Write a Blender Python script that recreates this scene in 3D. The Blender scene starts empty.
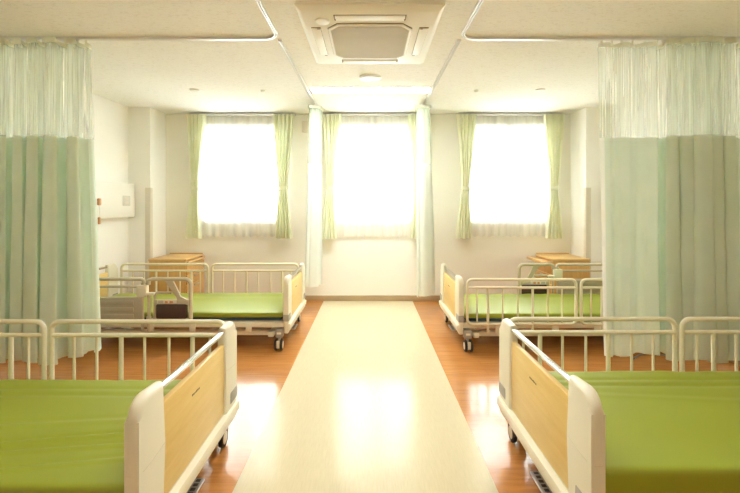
import bpy, bmesh, math, random
from mathutils import Vector, noise

random.seed(7)
C = bpy.context.scene.collection
SC = bpy.context.scene
PI = math.pi

# ------------------------------------------------------------------ mesh helpers
class MB:
    """collects boxes, prisms, tubes and sheets into one mesh"""
    def __init__(self):
        self.bm = bmesh.new()

    def box(self, x0, x1, y0, y1, z0, z1, bev=0.0, seg=2):
        x0, x1 = min(x0, x1), max(x0, x1)
        y0, y1 = min(y0, y1), max(y0, y1)
        z0, z1 = min(z0, z1), max(z0, z1)
        t = bmesh.new()
        v = [t.verts.new((x, y, z)) for x in (x0, x1) for y in (y0, y1) for z in (z0, z1)]
        for f in ((0, 1, 3, 2), (4, 6, 7, 5), (0, 4, 5, 1), (2, 3, 7, 6), (0, 2, 6, 4), (1, 5, 7, 3)):
            t.faces.new([v[i] for i in f])
        if bev > 0:
            b = min(bev, .49 * min(x1 - x0, y1 - y0, z1 - z0))
            bmesh.ops.bevel(t, geom=t.edges[:], offset=b, segments=seg, profile=.5, affect='EDGES')
        self.join(t)
        return self

    def join(self, t):
        me = bpy.data.meshes.new('tmp')
        t.to_mesh(me)
        t.free()
        self.bm.from_mesh(me)
        bpy.data.meshes.remove(me)

    def prism(self, pts, axis, a0, a1, bev=0.0, seg=2):
        """polygon pts (2D) extruded along axis 'x','y' or 'z' from a0 to a1"""
        def P(p, a):
            if axis == 'x':
                return (a, p[0], p[1])
            if axis == 'y':
                return (p[0], a, p[1])
            return (p[0], p[1], a)
        t = bmesh.new()
        A = [t.verts.new(P(p, a0)) for p in pts]
        B = [t.verts.new(P(p, a1)) for p in pts]
        n = len(pts)
        fa = t.faces.new(A)
        fb = t.faces.new(B[::-1])
        for i in range(n):
            t.faces.new((A[i], B[i], B[(i + 1) % n], A[(i + 1) % n]))
        if bev > 0:
            es = list(fa.edges) + list(fb.edges)
            bmesh.ops.bevel(t, geom=es, offset=bev, segments=seg, profile=.5, affect='EDGES')
        bmesh.ops.recalc_face_normals(t, faces=t.faces[:])
        self.join(t)
        return self

    def tube(self, pts, r, n=10, closed=False):
        pts = [Vector(p) for p in pts]
        # drop doubles
        q = [pts[0]]
        for p in pts[1:]:
            if (p - q[-1]).length > 1e-5:
                q.append(p)
        pts = q
        if closed and (pts[0] - pts[-1]).length < 1e-5:
            pts.pop()
        m = len(pts)
        rings = []
        nrm = None
        for i, p in enumerate(pts):
            if closed:
                d = (pts[(i + 1) % m] - pts[i - 1]).normalized()
            else:
                a = pts[max(i - 1, 0)]
                b = pts[min(i + 1, m - 1)]
                d = (b - a).normalized()
            if nrm is None:
                up = Vector((0, 0, 1)) if abs(d.z) < .9 else Vector((0, 1, 0))
                nrm = d.cross(up).normalized()
            else:
                nrm = (nrm - d * nrm.dot(d)).normalized()
            bi = d.cross(nrm)
            rings.append([self.bm.verts.new(p + (nrm * math.cos(2 * PI * k / n) + bi * math.sin(2 * PI * k / n)) * r) for k in range(n)])
        rng = range(m) if closed else range(m - 1)
        for i in rng:
            A, B = rings[i], rings[(i + 1) % m]
            for k in range(n):
                self.bm.faces.new((A[k], A[(k + 1) % n], B[(k + 1) % n], B[k]))
        if not closed:
            self.bm.faces.new(rings[0][::-1])
            self.bm.faces.new(rings[-1])
        return self

    def cyl(self, c, axis, r, h, n=24, bev=0.0):
        t = bmesh.new()
        bmesh.ops.create_cone(t, cap_ends=True, segments=n, radius1=r, radius2=r, depth=h)
        if bev > 0:
            es = [e for e in t.edges if abs(e.verts[0].co.z - e.verts[1].co.z) < 1e-6]
            bmesh.ops.bevel(t, geom=es, offset=bev, segments=2, profile=.5, affect='EDGES')
        for v in t.verts:
            x, y, z = v.co
            if axis == 'x':
                v.co = (z, x, y)
            elif axis == 'y':
                v.co = (y, z, x)
            v.co += Vector(c)
        self.join(t)
        return self

    def grid(self, rows):
        V = [[self.bm.verts.new(p) for p in r] for r in rows]
        for i in range(len(V) - 1):
            for j in range(len(V[0]) - 1):
                self.bm.faces.new((V[i][j], V[i][j + 1], V[i + 1][j + 1], V[i + 1][j]))
        return self

    def roundbox(self, x0, x1, y0, y1, z0, z1, r, step=.06, fn=None):
        """rounded slab with enough faces to carry creases; fn(co) displaces the top"""
        def ax(a, b):
            s = [a, a + r * .35, a + r]
            k = max(2, int((b - a - 2 * r) / step))
            s += [a + r + (b - a - 2 * r) * i / k for i in range(1, k)]
            s += [b - r, b - r * .35, b]
            return s
        X, Y, Z = ax(x0, x1), ax(y0, y1), ax(z0, z1)
        t = bmesh.new()
        def face(U, V, f):
            g = [[t.verts.new(f(u, v)) for v in V] for u in U]
            for i in range(len(U) - 1):
                for j in range(len(V) - 1):
                    t.faces.new((g[i][j], g[i][j + 1], g[i + 1][j + 1], g[i + 1][j]))
        for z in (z0, z1):
            face(X, Y, lambda u, v: (u, v, z))
        for y in (y0, y1):
            face(X, Z, lambda u, v: (u, y, v))
        for x in (x0, x1):
            face(Y, Z, lambda u, v: (x, u, v))
        bmesh.ops.remove_doubles(t, verts=t.verts[:], dist=1e-5)
        lo, hi = Vector((x0 + r, y0 + r, z0 + r)), Vector((x1 - r, y1 - r, z1 - r))
        for v in t.verts:
            c = Vector([min(max(v.co[i], lo[i]), hi[i]) for i in range(3)])
            d = v.co - c
            if d.length > 1e-9:
                v.co = c + d.normalized() * r
            if fn:
                v.co = fn(v.co.copy())
        bmesh.ops.recalc_face_normals(t, faces=t.faces[:])
        self.join(t)
        return self

    def build(self, name, mat, parent=None, smooth=True, angle=40, fix=True):
        if fix:
            bmesh.ops.recalc_face_normals(self.bm, faces=self.bm.faces[:])
        me = bpy.data.meshes.new(name)
        self.bm.to_mesh(me)
        self.bm.free()
        me.materials.append(mat)
        if smooth:
            for p in me.polygons:
                p.use_smooth = True
            me.set_sharp_from_angle(angle=math.radians(angle))
        o = bpy.data.objects.new(name, me)
        C.objects.link(o)
        if parent is not None:
            o.parent = parent
        return o


def tag(o, label=None, cat=None, group=None, kind=None):
    if label:
        o['label'] = label
    if cat:
        o['category'] = cat
    if group:
        o['group'] = group
    if kind:
        o['kind'] = kind
    return o


def empty(name, loc, label=None, cat=None, group=None):
    o = bpy.data.objects.new(name, None)
    o.empty_display_size = .1
    C.objects.link(o)
    o.location = loc
    return tag(o, label, cat, group)


def struct(name, mb, mat, parent=None, **k):
    return tag(mb.build(name, mat, parent, **k), kind='structure')


def arc(cx, cy, r, a0, a1, n=6):
    return [(cx + r * math.cos(a0 + (a1 - a0) * i / n), cy + r * math.sin(a0 + (a1 - a0) * i / n)) for i in range(n + 1)]

# ------------------------------------------------------------------ materials
def new_mat(name):
    m = bpy.data.materials.new(name)
    m.use_nodes = True
    nt = m.node_tree
    b = nt.nodes['Principled BSDF']
    return m, nt, b


def add_coords(nt, scale):
    tc = nt.nodes.new('ShaderNodeTexCoord')
    mp = nt.nodes.new('ShaderNodeMapping')
    mp.inputs['Scale'].default_value = scale
    nt.links.new(tc.outputs['Object'], mp.inputs['Vector'])
    return mp.outputs['Vector']


def plain(name, col, rough=.5, metal=0, var=.04, scale=6, spec=.5, bump=0, bscale=200, coat=0, sheen=0):
    m, nt, b = new_mat(name)
    b.inputs['Roughness'].default_value = rough
    b.inputs['Metallic'].default_value = metal
    b.inputs['Specular IOR Level'].default_value = spec
    b.inputs['Coat Weight'].default_value = coat
    b.inputs['Sheen Weight'].default_value = sheen
    b.inputs['Sheen Roughness'].default_value = .3
    vec = add_coords(nt, (1, 1, 1))
    n = nt.nodes.new('ShaderNodeTexNoise')
    n.inputs['Scale'].default_value = scale
    n.inputs['Detail'].default_value = 4
    nt.links.new(vec, n.inputs['Vector'])
    r = nt.nodes.new('ShaderNodeValToRGB')
    r.color_ramp.elements[0].position = .3
    r.color_ramp.elements[1].position = .7
    r.color_ramp.elements[0].color = (*[c * (1 - var) for c in col], 1)
    r.color_ramp.elements[1].color = (*[min(1, c * (1 + var)) for c in col], 1)
    nt.links.new(n.outputs['Fac'], r.inputs['Fac'])
    nt.links.new(r.outputs['Color'], b.inputs['Base Color'])
    if bump:
        n2 = nt.nodes.new('ShaderNodeTexNoise')
        n2.inputs['Scale'].default_value = bscale
        n2.inputs['Detail'].default_value = 3
        nt.links.new(vec, n2.inputs['Vector'])
        bp = nt.nodes.new('ShaderNodeBump')
        bp.inputs['Strength'].default_value = bump
        bp.inputs['Distance'].default_value = .01
        nt.links.new(n2.outputs['Fac'], bp.inputs['Height'])
        nt.links.new(bp.outputs['Normal'], b.inputs['Normal'])
    return m


def wood(name, c1, c2, rough, stretch, scale=3.0, coat=0.0, spec=.5):
    m, nt, b = new_mat(name)
    b.inputs['Roughness'].default_value = rough
    b.inputs['Coat Weight'].default_value = coat
    b.inputs['Coat Roughness'].default_value = .1
    b.inputs['Specular IOR Level'].default_value = spec
    vec = add_coords(nt, stretch)
    n = nt.nodes.new('ShaderNodeTexNoise')
    n.inputs['Scale'].default_value = scale
    n.inputs['Detail'].default_value = 8
    n.inputs['Roughness'].default_value = .6
    n.inputs['Distortion'].default_value = .4
    nt.links.new(vec, n.inputs['Vector'])
    r = nt.nodes.new('ShaderNodeValToRGB')
    r.color_ramp.elements[0].position = .3
    r.color_ramp.elements[1].position = .7
    r.color_ramp.elements[0].color = (*c1, 1)
    r.color_ramp.elements[1].color = (*c2, 1)
    nt.links.new(n.outputs['Fac'], r.inputs['Fac'])
    nt.links.new(r.outputs['Color'], b.inputs['Base Color'])
    return m


def floor_wood():
    m, nt, b = new_mat('floor_wood_vinyl')
    b.inputs['Roughness'].default_value = .20
    b.inputs['Specular IOR Level'].default_value = .55
    b.inputs['Coat Weight'].default_value = .45
    b.inputs['Coat Roughness'].default_value = .09
    tc = nt.nodes.new('ShaderNodeTexCoord')
    br = nt.nodes.new('ShaderNodeTexBrick')
    br.inputs['Scale'].default_value = 1
    br.inputs['Brick Width'].default_value = .9
    br.inputs['Row Height'].default_value = .10
    br.inputs['Mortar Size'].default_value = .0012
    br.inputs['Mortar Smooth'].default_value = .3
    br.inputs['Bias'].default_value = 0
    br.offset = .37
    br.inputs['Color1'].default_value = (.55, .225, .058, 1)
    br.inputs['Color2'].default_value = (.60, .255, .070, 1)
    br.inputs['Mortar'].default_value = (.46, .18, .06, 1)
    nt.links.new(tc.outputs['Object'], br.inputs['Vector'])
    mp = nt.nodes.new('ShaderNodeMapping')
    mp.inputs['Scale'].default_value = (1.2, 16, 1)
    nt.links.new(tc.outputs['Object'], mp.inputs['Vector'])
    n = nt.nodes.new('ShaderNodeTexNoise')
    n.inputs['Scale'].default_value = 3
    n.inputs['Detail'].default_value = 8
    nt.links.new(mp.outputs['Vector'], n.inputs['Vector'])
    r = nt.nodes.new('ShaderNodeValToRGB')
    r.color_ramp.elements[0].position = .3
    r.color_ramp.elements[1].position = .72
    r.color_ramp.elements[0].color = (.80, .78, .76, 1)
    r.color_ramp.elements[1].color = (1.1, 1.1, 1.1, 1)
    nt.links.new(n.outputs['Fac'], r.inputs['Fac'])
    mx = nt.nodes.new('ShaderNodeMix')
    mx.data_type = 'RGBA'
    mx.blend_type = 'MULTIPLY'
    mx.inputs['Factor'].default_value = 1
    nt.links.new(br.outputs['Color'], mx.inputs['A'])
    nt.links.new(r.outputs['Color'], mx.inputs['B'])
    nt.links.new(mx.outputs['Result'], b.inputs['Base Color'])
    n2 = nt.nodes.new('ShaderNodeTexNoise')
    n2.inputs['Scale'].default_value = 5
    nt.links.new(tc.outputs['Object'], n2.inputs['Vector'])
    bp = nt.nodes.new('ShaderNodeBump')
    bp.inputs['Strength'].default_value = .05
    bp.inputs['Distance'].default_value = .02
    nt.links.new(n2.outputs['Fac'], bp.inputs['Height'])
    nt.links.new(bp.outputs['Normal'], b.inputs['Normal'])
    nt.links.new(bp.outputs['Normal'], b.inputs['Coat Normal'])
    return m


def walkway():
    m, nt, b = new_mat('walkway_vinyl')
    b.inputs['Roughness'].default_value = .17
    b.inputs['Specular IOR Level'].default_value = .30
    b.inputs['Coat Weight'].default_value = .0
    b.inputs['Coat Roughness'].default_value = .12
    vec = add_coords(nt, (40, 3, 1))
    n = nt.nodes.new('ShaderNodeTexNoise')
    n.inputs['Scale'].default_value = 4
    n.inputs['Detail'].default_value = 5
    nt.links.new(vec, n.inputs['Vector'])
    r = nt.nodes.new('ShaderNodeValToRGB')
    r.color_ramp.elements[0].position = .3
    r.color_ramp.elements[1].position = .7
    r.color_ramp.elements[0].color = (.635, .55, .365, 1)
    r.color_ramp.elements[1].color = (.685, .60, .41, 1)
    nt.links.new(n.outputs['Fac'], r.inputs['Fac'])
    nt.links.new(r.outputs['Color'], b.inputs['Base Color'])
    v2 = add_coords(nt, (1, 1, 1))
    n2 = nt.nodes.new('ShaderNodeTexNoise')
    n2.inputs['Scale'].default_value = 7
    nt.links.new(v2, n2.inputs['Vector'])
    bp = nt.nodes.new('ShaderNodeBump')
    bp.inputs['Strength'].default_value = .06
    bp.inputs['Distance'].default_value = .02
    nt.links.new(n2.outputs['Fac'], bp.inputs['Height'])
    nt.links.new(bp.outputs['Normal'], b.inputs['Normal'])
    nt.links.new(bp.outputs['Normal'], b.inputs['Coat Normal'])
    return m


def ceiling_mat():
    m, nt, b = new_mat('ceiling_board')
    b.inputs['Roughness'].default_value = .9
    b.inputs['Specular IOR Level'].default_value = .1
    vec = add_coords(nt, (14, 40, 1))
    n = nt.nodes.new('ShaderNodeTexNoise')
    n.inputs['Scale'].default_value = 2.2
    n.inputs['Detail'].default_value = 3
    n.inputs['Distortion'].default_value = 1.2
    nt.links.new(vec, n.inputs['Vector'])
    r = nt.nodes.new('ShaderNodeValToRGB')
    r.color_ramp.elements[0].position = .34
    r.color_ramp.elements[1].position = .46
    r.color_ramp.elements[0].color = (.83, .81, .76, 1)
    r.color_ramp.elements[1].color = (.93, .92, .89, 1)
    nt.links.new(n.outputs['Fac'], r.inputs['Fac'])
    nt.links.new(r.outputs['Color'], b.inputs['Base Color'])
    bp = nt.nodes.new('ShaderNodeBump')
    bp.inputs['Strength'].default_value = .25
    bp.inputs['Distance'].default_value = .004
    nt.links.new(n.outputs['Fac'], bp.inputs['Height'])
    nt.links.new(bp.outputs['Normal'], b.inputs['Normal'])
    return m


def cloth(name, c1, c2, trans=.3, open_=0.0, stripe=None, weave=600, gloss=0):
    """fabric: diffuse + light coming through it, optionally open weave"""
    m, nt, b = new_mat(name)
    out = nt.nodes['Material Output']
    nt.nodes.remove(b)
    vec = add_coords(nt, (1, 1, 1))
    n = nt.nodes.new('ShaderNodeTexNoise')
    n.inputs['Scale'].default_value = 5
    n.inputs['Detail'].default_value = 3
    nt.links.new(vec, n.inputs['Vector'])
    r = nt.nodes.new('ShaderNodeValToRGB')
    r.color_ramp.elements[0].position = .35
    r.color_ramp.elements[1].position = .65
    r.color_ramp.elements[0].color = (*c1, 1)
    r.color_ramp.elements[1].color = (*c2, 1)
    nt.links.new(n.outputs['Fac'], r.inputs['Fac'])
    d = nt.nodes.new('ShaderNodeBsdfDiffuse')
    t = nt.nodes.new('ShaderNodeBsdfTranslucent')
    nt.links.new(r.outputs['Color'], d.inputs['Color'])
    nt.links.new(r.outputs['Color'], t.inputs['Color'])
    mx = nt.nodes.new('ShaderNodeMixShader')
    mx.inputs[0].default_value = trans
    nt.links.new(d.outputs[0], mx.inputs[1])
    nt.links.new(t.outputs[0], mx.inputs[2])
    res = mx.outputs[0]
    if open_ > 0:
        tr = nt.nodes.new('ShaderNodeBsdfTransparent')
        m2 = nt.nodes.new('ShaderNodeMixShader')
        m2.inputs[0].default_value = open_
        if stripe:
            n3 = nt.nodes.new('ShaderNodeTexNoise')
            n3.inputs['Scale'].default_value = 1
            n3.inputs['Detail'].default_value = 2
            v3 = add_coords(nt, (stripe, stripe, 1.2))
            nt.links.new(v3, n3.inputs['Vector'])
            mr = nt.nodes.new('ShaderNodeMapRange')
            mr.inputs['From Min'].default_value = .35
            mr.inputs['From Max'].default_value = .65
            mr.inputs['To Min'].default_value = max(0, open_ - .08)
            mr.inputs['To Max'].default_value = min(1, open_ + .08)
            nt.links.new(n3.outputs['Fac'], mr.inputs['Value'])
            nt.links.new(mr.outputs['Result'], m2.inputs[0])
        nt.links.new(res, m2.inputs[1])
        nt.links.new(tr.outputs[0], m2.inputs[2])
        res = m2.outputs[0]
    nt.links.new(res, out.inputs['Surface'])
    return m


def glass_mat():
    m, nt, b = new_mat('window_glass')
    out = nt.nodes['Material Output']
    nt.nodes.remove(b)
    tr = nt.nodes.new('ShaderNodeBsdfTransparent')
    tr.inputs['Color'].default_value = (.96, .98, .97, 1)
    gl = nt.nodes.new('ShaderNodeBsdfGlossy')
    gl.inputs['Roughness'].default_value = .02
    fr = nt.nodes.new('ShaderNodeFresnel')
    fr.inputs['IOR'].default_value = 1.45
    mx = nt.nodes.new('ShaderNodeMixShader')
    nt.links.new(fr.outputs[0], mx.inputs[0])
    nt.links.new(tr.outputs[0], mx.inputs[1])
    nt.links.new(gl.outputs[0], mx.inputs[2])
    nt.links.new(mx.outputs[0], out.inputs['Surface'])
    return m


def emit(name, col, s):
    m, nt, b = new_mat(name)
    b.inputs['Base Color'].default_value = (.9, .9, .88, 1)
    b.inputs['Emission Color'].default_value = (*col, 1)
    b.inputs['Emission Strength'].default_value = s
    return m

M = {
    'wall': plain('wall_paper_cream', (.87, .84, .765), .85, var=.012, scale=3, spec=.15, bump=.08, bscale=140),
    'wallside': plain('wall_paper_white', (.92, .905, .86), .85, var=.012, scale=3, spec=.15, bump=.08, bscale=140),  # same paper as the window wall, lightened to stand for daylight
    'ceil': ceiling_mat(),
    'floor': floor_wood(),
    'walk': walkway(),
    'base': plain('baseboard_vinyl_brown', (.46, .33, .19), .5, var=.05),
    'guard': plain('corner_guard_greige', (.72, .66, .55), .5, var=.03),
    'bed': plain('bed_ivory_plastic', (.79, .74, .60), .35, var=.015, scale=4, spec=.4),
    'rail': plain('rail_ivory_enamel', (.80, .735, .56), .35, var=.02, scale=4, spec=.4),
    'panel': wood('panel_maple', (.75, .51, .165), (.82, .585, .225), .38, (1, 1.0, 9), 3.5),
    'paneledge': wood('panel_edge_maple', (.80, .60, .30), (.86, .66, .36), .4, (1, 2, 9), 3),
    'chrome': plain('chrome', (.64, .63, .61), .09, metal=1, var=.01),
    'grey': plain('grey_plastic', (.36, .335, .30), .5, var=.04),
    'greige': plain('greige_plastic', (.45, .39, .29), .5, var=.03),
    'assist': plain('assist_rail_greige_enamel', (.58, .51, .37), .4, var=.02),
    'brown': plain('dark_brown_pad', (.07, .035, .028), .55, var=.08),
    'tyre': plain('caster_tyre_black', (.03, .027, .025), .6, var=.1),
    'steel': plain('brushed_steel', (.55, .54, .52), .32, metal=.9, var=.05, scale=40),
    'dark': plain('dark_metal', (.07, .06, .055), .5, var=.1),
    'seam': plain('seam_shadow_gap_beige', (.66, .60, .47), .6, var=.02),
    'mark': plain('dark_print', (.10, .06, .03), .6, var=.05),
    'white': plain('white_plastic', (.84, .81, .74), .35, var=.01),
    'acwhite': plain('aircon_ivory', (.92, .90, .84), .45, var=.012),
    'acgrille': plain('aircon_grille', (.72, .67, .55), .5, var=.03),
    'acdark': plain('aircon_gap', (.20, .15, .10), .6, var=.05),
    'alu': plain('aluminium_white', (.80, .80, .79), .3, metal=.3, var=.01),
    'navy': plain('navy_mattress_base', (.022, .052, .075), .6, var=.08),
    'cabinet': wood('cabinet_wood', (.62, .36, .115), (.70, .43, .15), .42, (9, 9, 1.0), 2.5),
    'cabtop': wood('cabinet_top_wood', (.68, .42, .155), (.75, .49, .20), .35, (1, 9, 1), 2.5),
    'cover': plain('green_mattress_cover', (.285, .33, .015), .42, var=.04, scale=3, spec=.8, sheen=.06),
    'curtain': cloth('privacy_curtain_green', (.73, .82, .69), (.78, .85, .73), .22),
    'curtainwhite': cloth('privacy_curtain_pale', (.92, .94, .90), (.93, .95, .91), .35),  # ward curtain cloth, whitened in colour to imitate window glare
    'hem': cloth('curtain_hem_white', (.92, .91, .85), (.93, .92, .87), .4),
    'net': cloth('curtain_net', (.74, .80, .69), (.78, .84, .73), .5, open_=.66, stripe=90),
    'header': cloth('curtain_header', (.72, .72, .60), (.82, .82, .71), .3),
    'green': cloth('window_curtain_green', (.80, .81, .60), (.87, .87, .70), .14),
    'sheer': cloth('window_sheer', (.91, .90, .86), (.92, .91, .88), .6, open_=.14, stripe=16),
    'glass': glass_mat(),
    'lamp': emit('lamp_diffuser', (.96, 1.0, .97), 46.0),
    'lampdim': emit('lamp_diffuser_dimmed', (.96, 1.0, .95), 20.0),  # for the added, unseen lamp that brightens the near half
    'orange': plain('orange_plastic', (.74, .38, .18), .5, var=.05),
    'paper': plain('label_paper', (.80, .76, .66), .6, var=.02),
    'redprint': plain('label_print_orange', (.75, .33, .15), .6, var=.05),
    'greyprint': plain('label_print_grey', (.35, .33, .30), .6, var=.05),
    'outlet': plain('outlet_grey', (.66, .63, .55), .5, var=.02),
    'cord': plain('cord_grey', (.25, .23, .20), .6, var=.05),
}

# ------------------------------------------------------------------ room
XL, XR = -3.0, 2.97
YN, YF = -1.0, 5.50
H = 2.50
T = .15
struct('floor', MB().box(XL - T, XR + T, YN - T, YF + T, -.1, 0), M['floor'], smooth=False)
struct('walkway_strip', MB().box(-.612, .575, YN + .005, YF - .012, 0, .002), M['walk'], smooth=False)

# ceiling with a recess over each fluorescent lamp
def slab_with_holes(mb, axis, a0, a1, u0, u1, v0, v1, holes):
    """a slab in the u,v plane with rectangular holes in a row along u (each (hu0,hu1,hv0,hv1))"""
    def bx(ua, ub, va, vb):
        if axis == 'y':
            mb.box(ua, ub, a0, a1, va, vb)
        else:
            mb.box(va, vb, ua, ub, a0, a1)
    u = u0
    for (ha, hb, hc, hd) in holes:
        bx(u, ha, v0, v1)
        bx(ha, hb, v0, hc)
        bx(ha, hb, hd, v1)
        u = hb
    bx(u, u1, v0, v1)
    return mb

lamp_holes = [(1.43, 1.67, -.620, .632), (4.23, 4.45, -.620, .632)]
struct('ceiling', slab_with_holes(MB(), 'z', H, H + .12, YN - T, YF + T, XL - T, XR + T, lamp_holes), M['ceil'], smooth=False)

WIN_C = (-1.68, .09, 1.866)
WW, WZ0, WZ1 = 1.12, 1.055, 2.33
holes = [(c - WW / 2, c + WW / 2, WZ0, WZ1) for c in WIN_C]
struct('wall_far', slab_with_holes(MB(), 'y', YF, YF + .18, XL - T, XR + T, 0, H, holes), M['wall'], smooth=False)
struct('wall_near', MB().box(XL - T, XR + T, YN - T, YN, 0, H), M['wall'], smooth=False)
PY = 5.11                                   # face of the corner pillars
PXL, PXR = -2.725, 2.69
struct('wall_left', MB().box(XL - T, XL, YN, YF, 0, H).box(XL, PXL, PY, YF, 0, H), M['wallside'], smooth=False)
struct('wall_right', MB().box(XR, XR + T, YN, YF, 0, H).box(PXR, XR, PY, YF, 0, H), M['wallside'], smooth=False)
bb = MB()
bb.box(PXL, PXR, YF - .010, YF, 0, .075, .002)
struct('baseboard_far', bb, M['base'])
bb = MB().box(XL, XL + .010, YN, PY, 0, .075, .002).box(XL + .01, PXL + .01, PY - .010, PY, 0, .075, .002).box(PXL, PXL + .010, PY, YF - .01, 0, .075, .002)
struct('baseboard_left', bb, M['base'])
bb = MB().box(XR - .010, XR, YN, PY, 0, .075, .002).box(PXR - .01, XR - .01, PY - .010, PY, 0, .075, .002).box(PXR - .010, PXR, PY, YF - .01, 0, .075, .002)
struct('baseboard_right', bb, M['base'])
# corner guards on the two pillars
for i, (xc, s) in enumerate(((PXL, -1), (PXR, 1))):
    g = MB()
    g.box(xc, xc + s * .062, PY - .004, PY, .075, 1.50, .001)
    g.box(xc - s * .004, xc, PY - .004, PY + .05, .075, 1.50, .001)
    struct('trim_%d' % (i + 1), g, M['guard'])

# windows
for i, c in enumerate(WIN_C):
    x0, x1 = c - WW / 2, c + WW / 2
    f = MB()
    fy0, fy1 = YF + .09, YF + .16
    fw = .04
    f.box(x0, x1, fy0, fy1, WZ0, WZ0 + fw, .003)
    f.box(x0, x1, fy0, fy1, WZ1 - fw, WZ1, .003)
    f.box(x0, x0 + fw, fy0, fy1, WZ0 + fw, WZ1 - fw, .003)
    f.box(x1 - fw, x1, fy0, fy1, WZ0 + fw, WZ1 - fw, .003)
    f.box(c - .025, c + .025, fy0 + .01, fy1 - .01, WZ0 + fw, WZ1 - fw, .003)
    w = struct('window_%d' % (i + 1), f, M['alu'])
    g = MB().box(x0 + fw, c - .025, YF + .122, YF + .127, WZ0 + fw, WZ1 - fw).box(c + .025, x1 - fw, YF + .122, YF + .127, WZ0 + fw, WZ1 - fw)
    struct('window_glass', g, M['glass'], w, smooth=False)
    struct('window_sill', MB().box(x0, x1, YF + .002, fy0, WZ0, WZ0 + .015, .003), M['white'], w)
    # sky portal: only guides light sampling, gives off no light itself
    L = bpy.data.lights.new('daylight_portal', 'AREA')
    L.shape = 'RECTANGLE'
    L.size, L.size_y = WW, WZ1 - WZ0
    L.cycles.is_portal = True
    lo = bpy.data.objects.new('daylight_portal', L)
    C.objects.link(lo)
    lo.location = (c, YF + .175, (WZ0 + WZ1) / 2)
    lo.rotation_euler = (-PI / 2, 0, 0)

# ------------------------------------------------------------------ ceiling fittings
LAMP_LBL = ['recessed fluorescent ceiling light above the two near beds, out of view',
            'long glowing fluorescent ceiling light before the middle window']
for k, (ya, yb, xa, xb) in enumerate(lamp_holes):
    t = empty('ceiling_light', ((xa + xb) / 2, (ya + yb) / 2, H), LAMP_LBL[k], 'ceiling light')
    x0, y0 = (xb - xa) / 2, (yb - ya) / 2
    f = MB()
    f.box(-x0, x0, -y0, y0, .05, .06)
    f.box(-x0, x0, -y0, -y0 + .012, -.006, .05).box(-x0, x0, y0 - .012, y0, -.006, .05)
    f.box(-x0, -x0 + .012, -y0 + .012, y0 - .012, -.006, .05).box(x0 - .012, x0, -y0 + .012, y0 - .012, -.006, .05)
    f.build('frame', M['white'], t, smooth=False)
    MB().box(-x0 + .013, x0 - .013, -y0 + .013, y0 - .013, -.004, .045, .003).build('diffuser', M['lampdim' if k == 0 else 'lamp'], t, smooth=False)

# cassette air conditioner
AX, AY, AS = .003, 2.962, .475
ac = empty('ceiling_air_conditioner', (AX, AY, H), 'square ivory ceiling air conditioner with louvres and central intake grille', 'air conditioner')
b = MB()
# panel: bevelled square, thicker toward the middle
def frustum(mb, s0, z0, s1, z1):
    t = bmesh.new()
    A = [t.verts.new((x * s0, y * s0, z0)) for x, y in ((-1, -1), (1, -1), (1, 1), (-1, 1))]
    B = [t.verts.new((x * s1, y * s1, z1)) for x, y in ((-1, -1), (1, -1), (1, 1), (-1, 1))]
    t.faces.new(A)
    t.faces.new(B)
    for i in range(4):
        t.faces.new((A[i], A[(i + 1) % 4], B[(i + 1) % 4], B[i]))
    bmesh.ops.recalc_face_normals(t, faces=t.faces[:])
    mb.join(t)
b.box(-AS, AS, -AS, AS, -.018, 0, .004)
frustum(b, AS - .004, -.018, AS - .04, -.042)
b.build('panel', M['acwhite'], ac)
ac.scale = (.955, 1.045, 1)
# intake grille: octagon with fine slats
def octa(s, c):
    return [(-s, -s + c), (-s + c, -s), (s - c, -s), (s, -s + c), (s, s - c), (s - c, s), (-s + c, s), (-s, s - c)]
MB().prism(octa(.2945, .070), 'z', -.046, -.040, .001, 1).build('grille_gap', M['acdark'], ac)
gr = MB().prism(octa(.292, .069), 'z', -.054, -.044, .003, 1)
g_o = gr.build('intake_grille', M['acwhite'], ac)
b = MB()
MB().prism(octa(.274, .062), 'z', -.0552, -.0535).build('grille_mesh', M['acgrille'], g_o)
for k in range(29):
    y = -.262 + k * .524 / 28
    hw_ = min(.27, .27 - max(0, abs(y) - .212))
    b.box(-hw_, hw_, y - .0032, y + .0032, -.061, -.0545)
b.build('grille_slats', M['acgrille'], g_o, smooth=False)
# four louvres with dark end pins
for k in range(4):
    a = k * PI / 2
    def rot(o):
        o.rotation_euler = (0, 0, a)
        return o
    rot(MB().box(-.237, .237, -.4065, -.3415, -.0435, -.0415).build('louvre_slot', M['acdark'], ac, smooth=False))
    fl = MB()
    fl.box(-.230, .230, -.405, -.3435, -.049, -.0425, .003)
    lo = rot(fl.build('louvre', M['acwhite'], ac))
    for s in (-1, 1):
        MB().box(s * .225, s * .233, -.366, -.345, -.051, -.0485, .001).build('louvre_pin', M['acdark'], lo)
MB().cyl((-.318, -.33, -.045), 'z', .048, .014, 28, .004).build('sensor_cover', M['acwhite'], ac)

# round and small ceiling fittings
def disc(name, x, y, r, label, cat, mat, group=None, depth=.016):
    d = MB()
    d.cyl((0, 0, -depth * .25), 'z', r, depth * .5, 32, .002)
    d.cyl((0, 0, -depth * .6), 'z', r * .86, depth * .4, 32, .003)
    o = d.build(name, mat)
    o.location = (x, y, H)
    tag(o, label, cat, group)
    return o
disc('smoke_detector', 0.005, 3.91, .105, 'round white disc on the ceiling between the air conditioner and the light', 'detector', M['white'], depth=.022)
disc('ceiling_sensor', -1.845, 4.33, .05, 'small oval white fitting on the ceiling above the far left bed', 'sensor', M['white'], 'small ceiling fittings')
disc('ceiling_sensor', 1.80, 4.33, .05, 'small oval white fitting on the ceiling above the far right bed', 'sensor', M['white'], 'small ceiling fittings')
disc('ceiling_nozzle', -1.13, 4.35, .022, 'tiny dot-sized ceiling fitting left of the long ceiling light', 'nozzle', M['white'], 'tiny ceiling fittings', .03)
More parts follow.
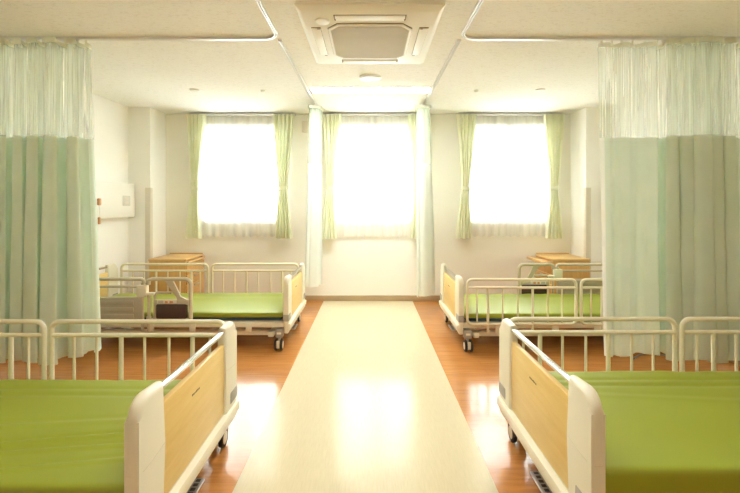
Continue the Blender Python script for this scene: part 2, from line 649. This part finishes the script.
disc('ceiling_nozzle', 1.13, 4.35, .022, 'tiny dot-sized ceiling fitting right of the long ceiling light', 'nozzle', M['white'], 'tiny ceiling fittings', .03)

# curtain tracks on the ceiling
def track(name, pts, label, group):
    b = MB()
    w, h = .013, .020
    rings = []
    for i, p in enumerate(pts):
        a = Vector(pts[max(0, i - 1)])
        c = Vector(pts[min(len(pts) - 1, i + 1)])
        d = (c - a).normalized()
        n = Vector((-d.y, d.x))
        r = []
        for (u, z) in ((-w, H), (-w, H - h), (-w * .25, H - h), (-w * .25, H - h * .45), (w * .25, H - h * .45), (w * .25, H - h), (w, H - h), (w, H)):
            r.append(b.bm.verts.new((p[0] + n.x * u, p[1] + n.y * u, z)))
        rings.append(r)
    for i in range(len(rings) - 1):
        for k in range(8):
            b.bm.faces.new((rings[i][k], rings[i][(k + 1) % 8], rings[i + 1][(k + 1) % 8], rings[i + 1][k]))
    b.bm.faces.new(rings[0])
    b.bm.faces.new(rings[-1][::-1])
    return tag(b.build(name, M['alu'], smooth=False), label, 'curtain rail', group)
CY = 2.98
RX = .657
pl = [(XL + .002, CY)] + [(x, y) for x, y in arc(-RX - .11, CY - .11, .11, PI / 2, 0, 8)] + [(-RX, YN + .01)]
track('curtain_rail', pl, 'white ceiling curtain rail curving around the near left bed', 'ceiling curtain rails')
pl = [(XR - .002, CY)] + [(x, y) for x, y in arc(RX + .11, CY - .11, .11, PI / 2, PI, 8)] + [(RX, YN + .01)]
track('curtain_rail', pl, 'white ceiling curtain rail curving around the near right bed', 'ceiling curtain rails')
track('curtain_rail', [(-RX, 3.01), (-RX, 5.05)], 'straight white ceiling curtain rail leading to the pale curtain left of the middle window', 'ceiling curtain rails')
track('curtain_rail', [(RX, 3.01), (RX, 5.05)], 'straight white ceiling curtain rail leading to the pale curtain right of the middle window', 'ceiling curtain rails')

# ------------------------------------------------------------------ privacy curtains
def lerp_table(tab, u):
    for (u0, v0), (u1, v1) in zip(tab, tab[1:]):
        if u <= u1:
            return v0 + (v1 - v0) * (u - u0) / (u1 - u0) if u1 > u0 else v1
    return tab[-1][1]

def privacy(label, xtab, amp_tab, nf, y0, z_bot, group, fab, along='x', zsplit=1.77, flare=None, phase=0., hem_end=None, seed=1, hooks=10, top=2.455):
    """folded ward curtain: cloth below, net above, header tape and runners"""
    root = empty('privacy_curtain', (0, 0, 0), label, 'curtain', group)
    N = nf * 22
    rnd = random.Random(seed)
    fa = [rnd.uniform(.65, 1.25) for _ in range(nf + 3)]
    def pt(u, z, mul=1.0):
        x = lerp_table(xtab, u)
        A = lerp_table(amp_tab, u) * mul
        k = u * nf + phase
        i = int(k) % len(fa)
        j = (i + 1) % len(fa)
        t = k - int(k)
        s = t * t * (3 - 2 * t)
        A *= fa[i] * (1 - s) + fa[j] * s
        h = (top - z) / (top - z_bot)
        drift = .25 * h * math.sin(3.1 * u * nf / 3 + seed)
        w = 1 - 2 * abs(math.sin(PI * k + drift / 2)) ** .7
        yy = A * w * (1 + .35 * h)
        xx = A * .45 * math.sin(4 * PI * k + drift * 2 + .6) * (.6 + .6 * h)
        xx += .012 * h * noise.noise((u * nf * .8, seed, z * .8))
        if flare:
            xx += flare(u, h)[0]
            yy += flare(u, h)[1]
        if along == 'x':
            return (x + xx, y0 + yy, z)
        return (y0 + yy, x + xx, z)
    def sheet(z0, z1, nz, mul=1.0, ua=0., ub=1., zoff=None):
        rows = []
        n = max(4, int(N * (ub - ua)))
        for a in range(nz + 1):
            z = z0 + (z1 - z0) * a / nz
            row = []
            for i in range(n + 1):
                u = ua + (ub - ua) * i / n
                zz = z + (zoff(u) * (1 - a / nz) if zoff else 0)
                p = pt(u, z, mul)
                row.append((p[0], p[1], zz))
            rows.append(row)
        return MB().grid(rows)
    ua, ub = 0., 1.
    if hem_end == 'start':
        ua = .035
        sheet(z_bot, zsplit, 16, 1, 0, ua).build('hem_strip', M['hem'], root, fix=False, angle=180)
    elif hem_end == 'end':
        ub = .988
        sheet(z_bot, zsplit, 16, 1, ub, 1.).build('hem_strip', M['hem'], root, fix=False, angle=180)
    zo = lambda u: .012 * math.sin(u * nf * 2.2 + seed)
    sheet(z_bot, zsplit, 18, 1, ua, ub, zo).build('cloth', fab, root, fix=False, angle=180)
    sheet(zsplit, top - .03, 8).build('net', M['net'], root, fix=False, angle=180)
    sheet(top - .035, top, 2, 1.25).build('header_tape', M['header'], root, fix=False, angle=180)
    for i in range(hooks):
        u = (i + .5) / hooks
        p = pt(u, top, .3)
        q = (p[0], y0, p[2]) if along == 'x' else (y0, p[1], p[2])
        r_ = MB().box(q[0] - .006, q[0] + .006, q[1] - .006, q[1] + .006, top - .015, H - .021, .002)
        r_.build('runner', M['white'], root)
    return root

G1 = 'privacy curtains on the ceiling rails'
privacy('dense pale green privacy curtain with net top hanging by the left wall',
        [(0, -2.97), (.25, -2.75), (.72, -2.30), (.86, -2.14), (1, -2.03)], [(0, .09), (.6, .095), (.85, .08), (1, .035)], 8, CY, .185, G1, M['curtain'],
        flare=lambda u, h: (.008 * h * max(0, u - .8) / .2, .10 * h * max(0, u - .8) / .2), phase=.3, seed=4, hooks=14)
privacy('pale green privacy curtain with net top, stretched flat beside the right bed',
        [(0, 1.650), (.2, 1.88), (.34, 2.08), (.95, 2.55), (1, 2.585)], [(0, .016), (.3, .030), (.45, .10), (1, .11)], 8, CY, .20, G1, M['curtain'],
        flare=lambda u, h: (.035 * h * max(0, .12 - u) / .12, -.02 * h * max(0, .12 - u) / .12), phase=.1, hem_end='start', seed=9, hooks=16)
privacy('pale mint edge of privacy curtain next to the right wall',
        [(0, 2.665), (1, 2.945)], [(0, .02), (1, .03)], 3, CY + .02, .20, G1, M['curtain'], phase=.2, seed=12, hooks=4)
privacy('narrow whitish privacy curtain bunched left of the middle window',
        [(0, 4.80), (1, 5.02)], [(0, .075), (1, .085)], 6, -RX + .018, .335, G1, M['curtainwhite'], along='y', phase=.1, seed=3, hooks=6,
        flare=lambda u, h: (0, -.035 * h))
privacy('narrow whitish privacy curtain bunched right of the middle window',
        [(0, 4.80), (1, 5.02)], [(0, .075), (1, .07)], 6, RX - .018, .215, G1, M['curtainwhite'], along='y', phase=.4, seed=6, hooks=6,
        flare=lambda u, h: (0, .03 * h))

# ------------------------------------------------------------------ window curtains
PX = 5.42 / 411
SIDE = ['left', 'middle', 'right']
for i, c in enumerate(WIN_C):
    t = empty('window_curtain_rail', (c, 5.43, 0), 'slim white curtain rail above the %s window' % SIDE[i], 'curtain rail', 'rails above the windows')
    MB().box(-.70, .70, -.045, .045, 2.468, 2.482, .003).build('track', M['alu'], t)
    for x in (-.6, 0, .6):
        MB().box(x - .012, x + .012, .04, .068, 2.462, 2.488, .002).build('bracket', M['alu'], t)
    # sheer
    b = MB()
    rows = []
    for a in range(15):
        z = .868 + (2.462 - .868) * a / 14
        row = []
        for k in range(241):
            u = k / 240
            ph = u * 13 * 2 * PI
            am = .008 + .004 * math.sin(u * 17 + i)
            dr = .5 * (1 - a / 14) * math.sin(u * 9 + i * 2)
            row.append((c - .62 + 1.24 * u, 5.462 + am * math.sin(ph + dr) * (1 if a < 13 else .7), z + (.008 * math.sin(ph + 1) if a == 0 else 0)))
        rows.append(row)
    b.grid(rows)
    tag(b.build('sheer_curtain', M['sheer'], fix=False, angle=180), 'white sheer curtain glowing across the %s window' % SIDE[i], 'curtain', 'sheer curtains')
    # two tied drapes
    for s in (-1, 1):
        if s < 0:
            inn = [(2.465, -34.5), (2.2, -36.5), (1.9, -39), (1.62, -41.5), (1.50, -42), (1.36, -42), (1.1, -40.5), (.845, -39.5)]
            out = [(2.465, -54.5), (2.2, -53), (1.9, -51), (1.62, -49.8), (1.50, -49.5), (1.36, -51), (1.1, -54), (.845, -55.5)]
        else:
            inn = [(2.465, 31.5), (2.2, 32.5), (1.9, 34.5), (1.62, 36.8), (1.50, 37.3), (1.36, 37), (1.1, 35), (.845, 33.8)]
            out = [(2.465, 52.5), (2.2, 51), (1.9, 48.5), (1.62, 46.3), (1.50, 45.6), (1.36, 46.5), (1.1, 48.8), (.845, 50.5)]
        lab = 'green window curtain tied back at the %s side of the %s window' % ('left' if s < 0 else 'right', SIDE[i])
        t = empty('window_curtain', (c, 5.385, 0), lab, 'curtain', 'green tied-back window curtains')
        tabi = sorted(inn)
        tabo = sorted(out)
        rows = []
        NZ, NU, NF = 40, 140, 5
        for a in range(NZ + 1):
            z = .845 + (2.465 - .845) * a / NZ
            xi, xo = lerp_table(tabi, z) * PX, lerp_table(tabo, z) * PX
            pinch = math.exp(-((z - 1.50) / .13) ** 2)
            row = []
            for k in range(NU + 1):
                u = k / NU
                ph = u * NF * 2 * PI + .5 * math.sin(u * 11 + i * 3 + s) + .25 * math.sin(z * 2 + i)
                am = (.040 + .010 * math.sin(u * 23 + i)) * (1 - .45 * pinch)
                w = math.sin(ph)
                row.append((xi + (xo - xi) * u + .004 * math.sin(ph * 2), am * (1 - 2 * abs(math.sin(ph / 2)) ** .65), z))
            rows.append(row)
        MB().grid(rows).build('cloth', M['green'], t, fix=False, angle=180)
        xi, xo = lerp_table(tabi, 1.5) * PX, lerp_table(tabo, 1.5) * PX
        cx, hw = (xi + xo) / 2, abs(xo - xi) / 2 + .012
        ring = [(cx + hw * math.cos(q * 2 * PI / 28), .037 * math.sin(q * 2 * PI / 28)) for q in range(28)]
        tb = MB()
        rows = []
        for zz, ex in ((1.478, 0), (1.490, .002), (1.514, .002), (1.526, 0)):
            rows.append([(p[0] + ex * (1 if p[0] > cx else -1), p[1] * (1 + ex * 20), zz + .012 * (p[0] - cx) / hw * s) for p in ring + ring[:1]])
        tb.grid(rows)
        tb.build('tie_back', M['green'], t, fix=False, angle=180)

# ------------------------------------------------------------------ beds
def make_bed(s, xo, yc, label, rails, mattress, drop=0.):
    """s=+1: foot end at x=xo, head towards +x; s=-1 mirrored"""
    root = empty('hospital_bed', (s * xo, yc, 0), label, 'bed', 'hospital beds')
    LEN = 2.12
    HW = .470
    def bx(b, x0, x1, *r, **k):
        return b.box(s * x0, s * x1, *r, **k)
    # ---- end boards
    def board(name, xa, out):
        """xa: outer face, out: -1 foot (outer face faces -x), +1 head"""
        def X(d):                       # depth d inwards from the outer face
            return s * (xa - out * d)
        fb = MB()
        for sy in (-1, 1):
            oy, iy = sy * HW, sy * (HW - .165)
            r = .068
            pts = [(iy, .20), (oy, .20)]
            a0 = [(sy * (HW - r) + sy * r * math.sin(q * PI / 14), .675 - drop - r + r * math.cos(q * PI / 14)) for q in range(7, -1, -1)]
            pts += [(oy, .35)] + a0 + [(iy, .668 - drop), (iy, .45)]
            fb.prism(pts, 'x', X(0), X(.046), .0215, 5)
            # foot of the post reaching below the beam
            fb.box(X(.004), X(.044), sy * (HW - .075), sy * (HW - .015), .145, .205, .010)
        fb.box(X(-.016), X(.036), -HW + .004, HW - .004, .190, .236, .006)
        fb.box(X(-.006), X(.030), -HW + .02, HW - .02, .166, .192, .004)
        fb.box(X(.012), X(.034), -HW + .16, HW - .16, .234, .262, .003)
        o = fb.build(name, M['bed'], root)
        p = MB().box(X(.010), X(.036), -HW + .163, HW - .163, .243, .587 - drop, .005)
        pn = p.build('wood_panel', M['panel'], o)
        if out < 0:
            mk = MB()
            for q in range(6):
                y = s * (.035 + (q - 3) * .013)
                mk.box(X(.0094), X(.0102), y - .0045, y + .0045, .500 - drop + (q % 2) * .001, .507 - drop + (q % 3) * .001)
            mk.build('printed_mark', M['mark'], pn, smooth=False)
        MB().tube([(X(.021), -HW + .158, .643 - drop), (X(.021), HW - .158, .643 - drop)], .0125, 16).build('grab_bar', M['chrome'], o)
        for sy in (-1, 1):
            g = MB().box(X(-.004), X(.048), sy * (HW - .105), sy * (HW + .004), .255, .318, .010)
            g.build('bumper', M['grey'], o)
            q = MB()
            n = 12
            line = [(X(-.0004), sy * (HW - .165 + .003), .455)]
            line += [(X(-.0004), sy * (HW - .165 + .140 * k / n), .455 - .014 * math.sin(k / n * PI / 2)) for k in range(1, n + 1)]
            q.tube(line, .0008, 6)
            q.tube([(X(.010), sy * (HW + .0003), .441), (X(.036), sy * (HW + .0003), .441)], .0008, 6)
            q.build('seam', M['seam'], o)
        return o
    board('footboard', 0, -1)
    board('headboard', LEN, 1)
    # ---- frame
    zb = .195
    f = MB()
    for sy in (-1, 1):
        f.box(s * .050, s * 2.07, sy * .395, sy * .432, zb, zb + .045, .006)
        f.box(s * .16, s * 1.96, sy * .33, sy * .37, .105, .150, .005)
    for x in (.052, .70, 1.25, 2.03):
        f.box(s * x, s * (x + .04), -.39, .39, zb + .004, zb + .040, .004)
    for x in (.14, 1.93):
        f.box(s * x, s * (x + .05), -.43, .43, .108, .152, .005)
    for x in (.42, 1.40):                 # lift arms
        for sy in (-1, 1):
            f.prism([(s * x, .125), (s * (x + .05), .125), (s * (x + .30), .215), (s * (x + .25), .215)], 'y', sy * .30, sy * .335, .003, 1)
    for x in (.33, .83, 1.20, 1.72):      # rail sockets on the side beams
        for sy in (-1, 1):
            f.box(s * x, s * (x + .055), sy * .430, sy * .447, zb - .035, zb + .035, .004)
    f.build('bed_frame', M['bed'], root)
    d = MB()
    d.box(s * .06, s * 2.05, -.40, .40, zb + .045, zb + .053, .001)
    d.build('deck_panel', M['greige'], root)
    u = MB().box(s * .55, s * 1.30, -.11, .11, .10, .185, .01).tube([(s * .3, 0, .14), (s * .56, 0, .14)], .022, 12).tube([(s * 1.29, 0, .14), (s * 1.7, 0, .14)], .022, 12)
    u.build('lift_motor', M['grey'], root)
    # ---- casters
    for x in (.085, 1.94):
        for sy in (-1, 1):
            cy = sy * .425
            wy = cy + (-.032 if sy < 0 else .012)     # the wheels trail behind the swivel
            c = MB()
            c.box(s * (x - .034), s * (x + .034), cy - .034, cy + .034, .108, .185, .010)
            c.prism([(cy - .022, .112), (cy + .022, .112), (wy + .012, .05), (wy - .012, .05)], 'x', s * (x - .008), s * (x + .008), .002, 1)
            co = c.build('caster', M['grey'], root)
            for q in (-1, 1):
                w = MB().cyl((s * x + q * .024, wy, .05), 'x', .05, .022, 28, .006)
                w.build('caster_wheel', M['tyre'], co)
                MB().cyl((s * x + q * .024, wy, .05), 'x', .033, .0245, 24, .003).build('wheel_disc', M['bed'], co)
            MB().box(s * x - .013, s * x + .013, wy - .046, wy - .030, .030, .095, .004).build('wheel_cover', M['bed'], co)
            MB().box(s * (x - .020), s * (x + .020), cy - .0355, cy - .033, .140, .158, .001).build('caster_label', M['paper'], co)
    # ---- brake pedal at the middle of the foot end
    p = MB().box(s * .004, s * .052, -.115, .055, .078, .088, .004)
    p.box(s * .05, s * .20, -.05, -.01, .080, .100, .004)
    po = p.build('brake_pedal', M['steel'], root)
    h = MB()
    for q in range(6):
        y = -.100 + q * .028
        h.box(s * .018, s * .038, y - .009, y + .009, .0875, .0890, .0006)
    h.build('pedal_slots', M['dark'], po)

    # ---- side rails
    def plain_rail(side, x0, L):
        y = side * .453
        z0, z1, r = .262 - drop, .660 - drop * 1.25, .045
        b = MB()
        x1 = x0 + L
        pts = []
        for (cx, cz, a0) in ((x0 + r, z0 + r, PI), (x1 - r, z0 + r, 1.5 * PI), (x1 - r, z1 - r, 0), (x0 + r, z1 - r, PI / 2)):
            for q in range(7):
                a = a0 + q * PI / 12
                pts.append((s * (cx + r * math.cos(a)), y, cz + r * math.sin(a)))
        b.tube(pts, .0125, 12, closed=True)
        zm = z1 - .072
        b.tube([(s * (x0 + .008), y, zm), (s * (x1 - .008), y, zm)], .0115, 12)
        o = b.build('side_rail', M['rail'], root)
        for k, fx in enumerate((.09, .19, .325, .465, .60, .74, .87)):
            leg = k in (1, 4)
            x = x0 + fx * L
            bl = MB().tube([(s * x, y, .17 if leg else z0 + .004), (s * x, y, zm)], .0115 if leg else .0070, 10)
            bl.build('baluster', M['rail'], o)
        return o

    def assist_rail(side):
        y = side * .458
        # fixed head section with a panel
        b = MB()
        xa, xb = 1.27, 1.93
        r = .05
        pts = [(s * xb, y, .27), (s * xb, y, .63 - r)] + [(s * (xb - r + r * math.cos(q * PI / 12)), y, .63 - r + r * math.sin(q * PI / 12)) for q in range(7)]
        pts += [(s * (xa + .03), y, .63), (s * (xa + .012), y, .617), (s * (xa + .008), y, .59)]
        b.tube(pts, .0155, 12)
        b.tube([(s * xb, y, .562), (s * (xa + .03), y, .562)], .011, 10)
        b.tube([(s * (xa + .02), y, .60), (s * (xa + .02), y, .17)], .013, 10)
        b.tube([(s * (xb - .12), y, .44), (s * (xb - .12), y, .17)], .013, 10)
        o = b.build('assist_rail', M['assist'], root)
        pnl = MB()
        pnl.box(s * 1.285, s * 1.945, y - .016, y + .016, .262, .472, .008)
        for q in range(3):
            pnl.box(s * 1.36, s * 1.93, y - .0185, y + .0185, .285 + q * .058, .325 + q * .058, .003)
        pnl.build('rail_panel', M['greige'], o)
        hb = MB()
        hb.box(s * 1.245, s * 1.335, y - .026, y + .026, .475, .580, .010)
        hb.box(s * 1.180, s * 1.260, y - .020, y + .020, .490, .512, .005)
        hb.build('hinge_block', M['bed'], o)
        hp = MB().tube([(s * 1.235, y, .50), (s * 1.235, y, .17)], .014, 12).cyl((s * 1.235, y, .27), 'z', .020, .06, 16, .004)
        hp.build('hinge_post', M['assist'], o)
        g = MB()
        ga, gb = .865, 1.205
        pts = [(s * gb, y, .63)] + [(s * (ga + r - r * math.sin(q * PI / 12)), y, .63 - r + r * math.cos(q * PI / 12)) for q in range(7)]
        pts += [(s * ga, y, .275)]
        g.tube(pts, .0175, 12)
        g.tube([(s * gb, y, .63), (s * (gb + .03), y, .62), (s * (gb + .035), y, .58)], .0175, 12)
        g.prism([(s * 1.10, .628), (s * 1.025, .628), (s * .945, .465), (s * .985, .465)], 'y', y - .010, y + .010, .002, 1)
        g.prism([(s * .985, .474), (s * .945, .474), (s * .875, .440), (s * .985, .440)], 'y', y - .010, y + .010, .002, 1)
        g.box(s * .88, s * 1.19, y - .013, y + .013, .405, .450, .006)
        g.tube([(s * 1.185, y, .27), (s * 1.185, y, .48), (s * 1.165, y, .508), (s * 1.03, y, .508)], .012, 10)
        g.tube([(s * ga, y, .275), (s * (gb + .03), y, .275)], .012, 10)
        g.build('swing_grip', M['assist'], o)
        pd = MB().box(s * .895, s * 1.165, y - .024, y + .024, .283, .412, .014)
        pd.build('grip_pad', M['brown'], o)
        st = MB().box(s * .985, s * 1.155, y - .0155, y + .0155, .417, .446, .002)
        st.build('label_sticker', M['paper'], o)
        st2 = MB()
        for a_, c_ in ((1.06, 1.085), (1.015, 1.045)):
            st2.box(s * a_, s * c_, y - .0165, y + .0165, .420, .440, .001)
        st2.build('label_print', M['redprint'], o)
        st3 = MB()
        for q in range(3):
            st3.box(s * 1.10, s * 1.145, y - .0162, y + .0162, .421 + q * .008, .425 + q * .008)
        st3.build('label_text', M['greyprint'], o, smooth=False)
        return o
    for kind, side, x0, ln in rails:
        if kind == 'plain':
            plain_rail(side, x0, ln)
        else:
            assist_rail(side)

    # ---- mattress (lies on the bed)
    zt, zl, two_tone, mlabel, seed = mattress
    z0 = zb + .0545
    mr = empty('mattress', (s * xo, yc, z0), mlabel, 'mattress', 'green mattresses')
    th = zt - z0
    base = 0
    if two_tone:
        base = .026
        MB().roundbox(s * .075 if s > 0 else -2.02, s * 2.02 if s > 0 else -.075, -.408, .408, 0, base, .010, .15).build('mattress_base', M['navy'], mr, angle=180)
    def fn(p):
        top = max(0, min(1, (p.z - th * .55) / (th * .4)))
        if top > 0:
            q = Vector((p.x * 1.1, p.y * 2.4, seed))
            dz = .004 * noise.noise(q * 1.6)
            # long soft creases running along and across the cover
            dz -= .0055 * math.exp(-((p.y - .235 - .012 * noise.noise(Vector((p.x * 1.5, seed, 0)))) / .016) ** 2)
            dz -= .0050 * math.exp(-((p.y - .305 - .010 * noise.noise(Vector((p.x * 1.2, seed + 4, 0)))) / .014) ** 2)
            if zl:
                for (m_, c_, w_, a_) in zl:
                    d = (p.y - (m_ * (abs(p.x) - .1) + c_)) / w_
                    fade = max(0., min(1., (1.5 - abs(p.x)) / .5))
                    dz += a_ * fade * (math.exp(-d * d) - .8 * math.exp(-(d - 1.6) ** 2))
            if p.y > .30:
                e = (p.y - .30) / .11
                dz += .007 * min(1, e) * noise.noise(Vector((p.x * 9 + p.y * 12, p.y * 2, seed + 9)))
            p.z += dz * top
        # sag of the end by the footboard
        return p
    a, c = (s * .06, s * 2.03) if s > 0 else (-2.03, -.06)
    step = .012 if zl else .05
    MB().roundbox(a, c, -.415, .415, base, th, .016, step, fn).build('mattress_cover', M['cover'], mr, angle=180)
    return root

make_bed(-1, .715, 1.745, 'ivory hospital bed nearest the camera on the left side of the aisle',
         [('plain', 1, .055, .93), ('plain', 1, 1.025, .93)],
         (.371, [(-.16, -.08, .012, .0105), (-.13, -.16, .011, .008), (-.10, .02, .02, .004), (-.18, -.25, .011, .006)], False, 'olive green mattress filling the lower left corner with slanting creases', 2.0))
make_bed(1, .715, 1.795, 'ivory hospital bed nearest the camera on the right side of the aisle',
         [('plain', 1, .045, .91), ('plain', 1, .995, .91)],
         (.395, [(-.10, .16, .02, .0015)], False, 'olive green mattress filling the lower right corner, smooth on top', 5.0))
make_bed(-1, .715, 4.09, 'far hospital bed under the left window with a half-height swing grip rail in front',
         [('plain', 1, .07, .955), ('plain', 1, 1.07, .955), ('assist', -1, 0, 0)],
         (.322, None, True, 'light green mattress with navy underside below the left window', 3.0), .024)
make_bed(1, .780, 4.06, 'far hospital bed under the right window with ivory rails in front',
         [('plain', -1, .078, .955), ('plain', -1, 1.078, .955), ('assist', 1, 0, 0)],
         (.322, None, True, 'light green mattress behind ivory rails below the right window', 7.0), .024)

# ------------------------------------------------------------------ bedside cabinets
def cabinet(s, label, pull):
    xa, xb = 2.215, 2.655                   # aisle face and wall face
    ya, yb = 4.95, 5.47
    root = empty('bedside_cabinet', (s * (xa + xb) / 2, (ya + yb) / 2, 0), label, 'cabinet', 'bedside cabinets')
    w, d = (xb - xa) / 2, (yb - ya) / 2
    b = MB()
    b.box(-w, w, -d, -d + .02, .06, .607, .002)
    b.box(-w, w, d - .02, d, .06, .607, .002)
    b.box(s * w, s * (w - .02), -d + .02, d - .02, .06, .607, .002)
    b.box(-w, w, -d + .02, d - .02, .06, .08, .001)
    b.box(-w, w, -d + .02, d - .02, .30, .315, .001)
    b.build('body', M['cabinet'], root)
    t = MB().box(-w - .008, w + .008, -d - .008, d + .008, .608, .634, .006)
    t.build('top', M['cabtop'], root)
    rim = MB().box(-w, w, d - .012, d + .004, .634, .648, .003)
    rim.build('top_rim', M['cabtop'], root)
    fx = -s * w                             # face towards the aisle
    def front(name, z0, z1, out=0.):
        q = MB().box(fx - s * out, fx - s * (out + .018), -d + .004, d - .004, z0, z1, .003)
        if out:
            q.box(fx - s * out, fx + s * .25, -d + .03, d - .03, z0 + .01, z0 + .02, .001)
            q.box(fx - s * out, fx + s * .25, -d + .03, -d + .04, z0 + .01, z1 - .015, .001)
            q.box(fx - s * out, fx + s * .25, d - .04, d - .03, z0 + .01, z1 - .015, .001)
        o = q.build(name, M['cabinet'], root)
        h = MB().box(fx - s * (out + .018), fx - s * (out + .032), -.07, .07, z1 - .035, z1 - .023, .004)
        h.build('handle', M['steel'], o)
    if pull:
        p = MB().box(fx - s * .115, fx + s * .20, -d + .03, d - .03, .580, .597, .004)
        p.box(fx - s * .130, fx - s * .110, -d + .01, d - .01, .570, .604, .006)
        p.build('pull_out_tray', M['cabtop'], root)
    else:
        p = MB().box(fx - s * .03, fx + s * .20, -d + .03, d - .03, .580, .596, .004)
        p.box(fx - s * .034, fx - s * .018, -d + .01, d - .01, .574, .604, .004)
        p.build('pull_out_tray', M['cabtop'], root)
    front('drawer', .445, .562, .0)
    front('drawer', .320, .437, .0)
    front('door', .085, .315, .0)
    for sx in (-1, 1):
        for sy in (-1, 1):
            MB().cyl((sx * (w - .04), sy * (d - .04), .03), 'z', .025, .06, 16, .004).build('foot', M['dark'], root)
cabinet(-1, 'wooden bedside cabinet with drawers in the left window corner', False)
cabinet(1, 'wooden bedside cabinet with tray pulled out in the right window corner', True)

# ------------------------------------------------------------------ wall consoles
for s, xw, lab in ((-1, XL, 'white wall console with square outlet plate beside the left pillar'),
                   (1, XR, 'white wall console peeping past the edge of the right privacy curtain')):
    root = empty('wall_console', (xw, 4.30, 1.34), lab, 'wall console', 'bedhead wall consoles')
    b = MB().box(-s * .004, -s * .105, -.78, .78, -.205, .205, .010)
    b.build('housing', M['white'], root)
    sm = MB().box(-s * .1045, -s * .1060, -.775, .775, -.202, -.198)
    sm.build('edge_seam', M['seam'], root, smooth=False)
    pl = MB().box(-s * .104, -s * .109, .52, .67, -.065, .055, .003)
    po = pl.build('outlet_plate', M['outlet'], root)
    sk = MB()
    for zz in (-.03, .02):
        sk.box(-s * .1085, -s * .1105, .555, .635, zz - .014, zz + .014, .001)
    sk.build('socket', M['guard'], po)
# hanging orange tag on the left console
t = empty('call_button', (-2.868, 4.36, 1.08), 'small orange piece hanging from the left wall console beside the curtain edge', 'call button')
MB().box(-.016, .018, -.016, .016, .20, .275, .010).build('holder', M['orange'], t)
MB().tube([(0, 0, .21), (.004, .003, .14), (.002, 0, .07)], .004, 8).build('cord', M['white'], t)
MB().box(-.010, .012, -.010, .010, 0, .075, .006).build('push_button', M['orange'], t)

# small wall box by the middle window
b = MB().box(-.90, -.79, YF - .03, YF, 2.255, 2.405, .006)
b.box(-.885, -.805, YF - .034, YF - .028, 2.28, 2.38, .003)
tag(b.build('wall_box', M['guard']), 'small white box high on the window wall left of the middle window', 'wall box')

# power cord on the floor behind the near right bed
pts = []
for k in range(25):
    u = k / 24
    pts.append((2.20 + .72 * u, 3.42 + .10 * math.sin(u * 3.6) + .03 * math.sin(u * 9), .008))
tag(MB().tube(pts, .007, 8).build('power_cord', M['cord']), 'dark power cord lying on the wood floor behind the near right bed', 'cord')

# ------------------------------------------------------------------ daylight
w = bpy.data.worlds.new('overcast_sky')
SC.world = w
w.use_nodes = True
nt = w.node_tree
bg = nt.nodes['Background']
bg.inputs['Strength'].default_value = 16.0
bg.inputs['Color'].default_value = (.91, .97, 1.0, 1)

# ------------------------------------------------------------------ camera and view
cam = bpy.data.cameras.new('camera')
co = bpy.data.objects.new('camera', cam)
C.objects.link(co)
co.location = (0, 0, 1.284)
co.rotation_euler = (PI / 2, 0, 0)
cam.sensor_width = 36
cam.lens = 36 * 411 / 740
cam.shift_y = -41.5 / 740
cam.shift_x = .5 / 740
cam.clip_start = .02
SC.camera = co
vs = SC.view_settings
vs.view_transform = 'Standard'
vs.look = 'None'
vs.exposure = 0.66
vs.gamma = 1
vs.use_curve_mapping = False
cy = SC.cycles
cy.max_bounces = 14
cy.diffuse_bounces = 10
cy.transparent_max_bounces = 24
cy.use_denoising = True
cy.caustics_reflective = False
cy.caustics_refractive = False
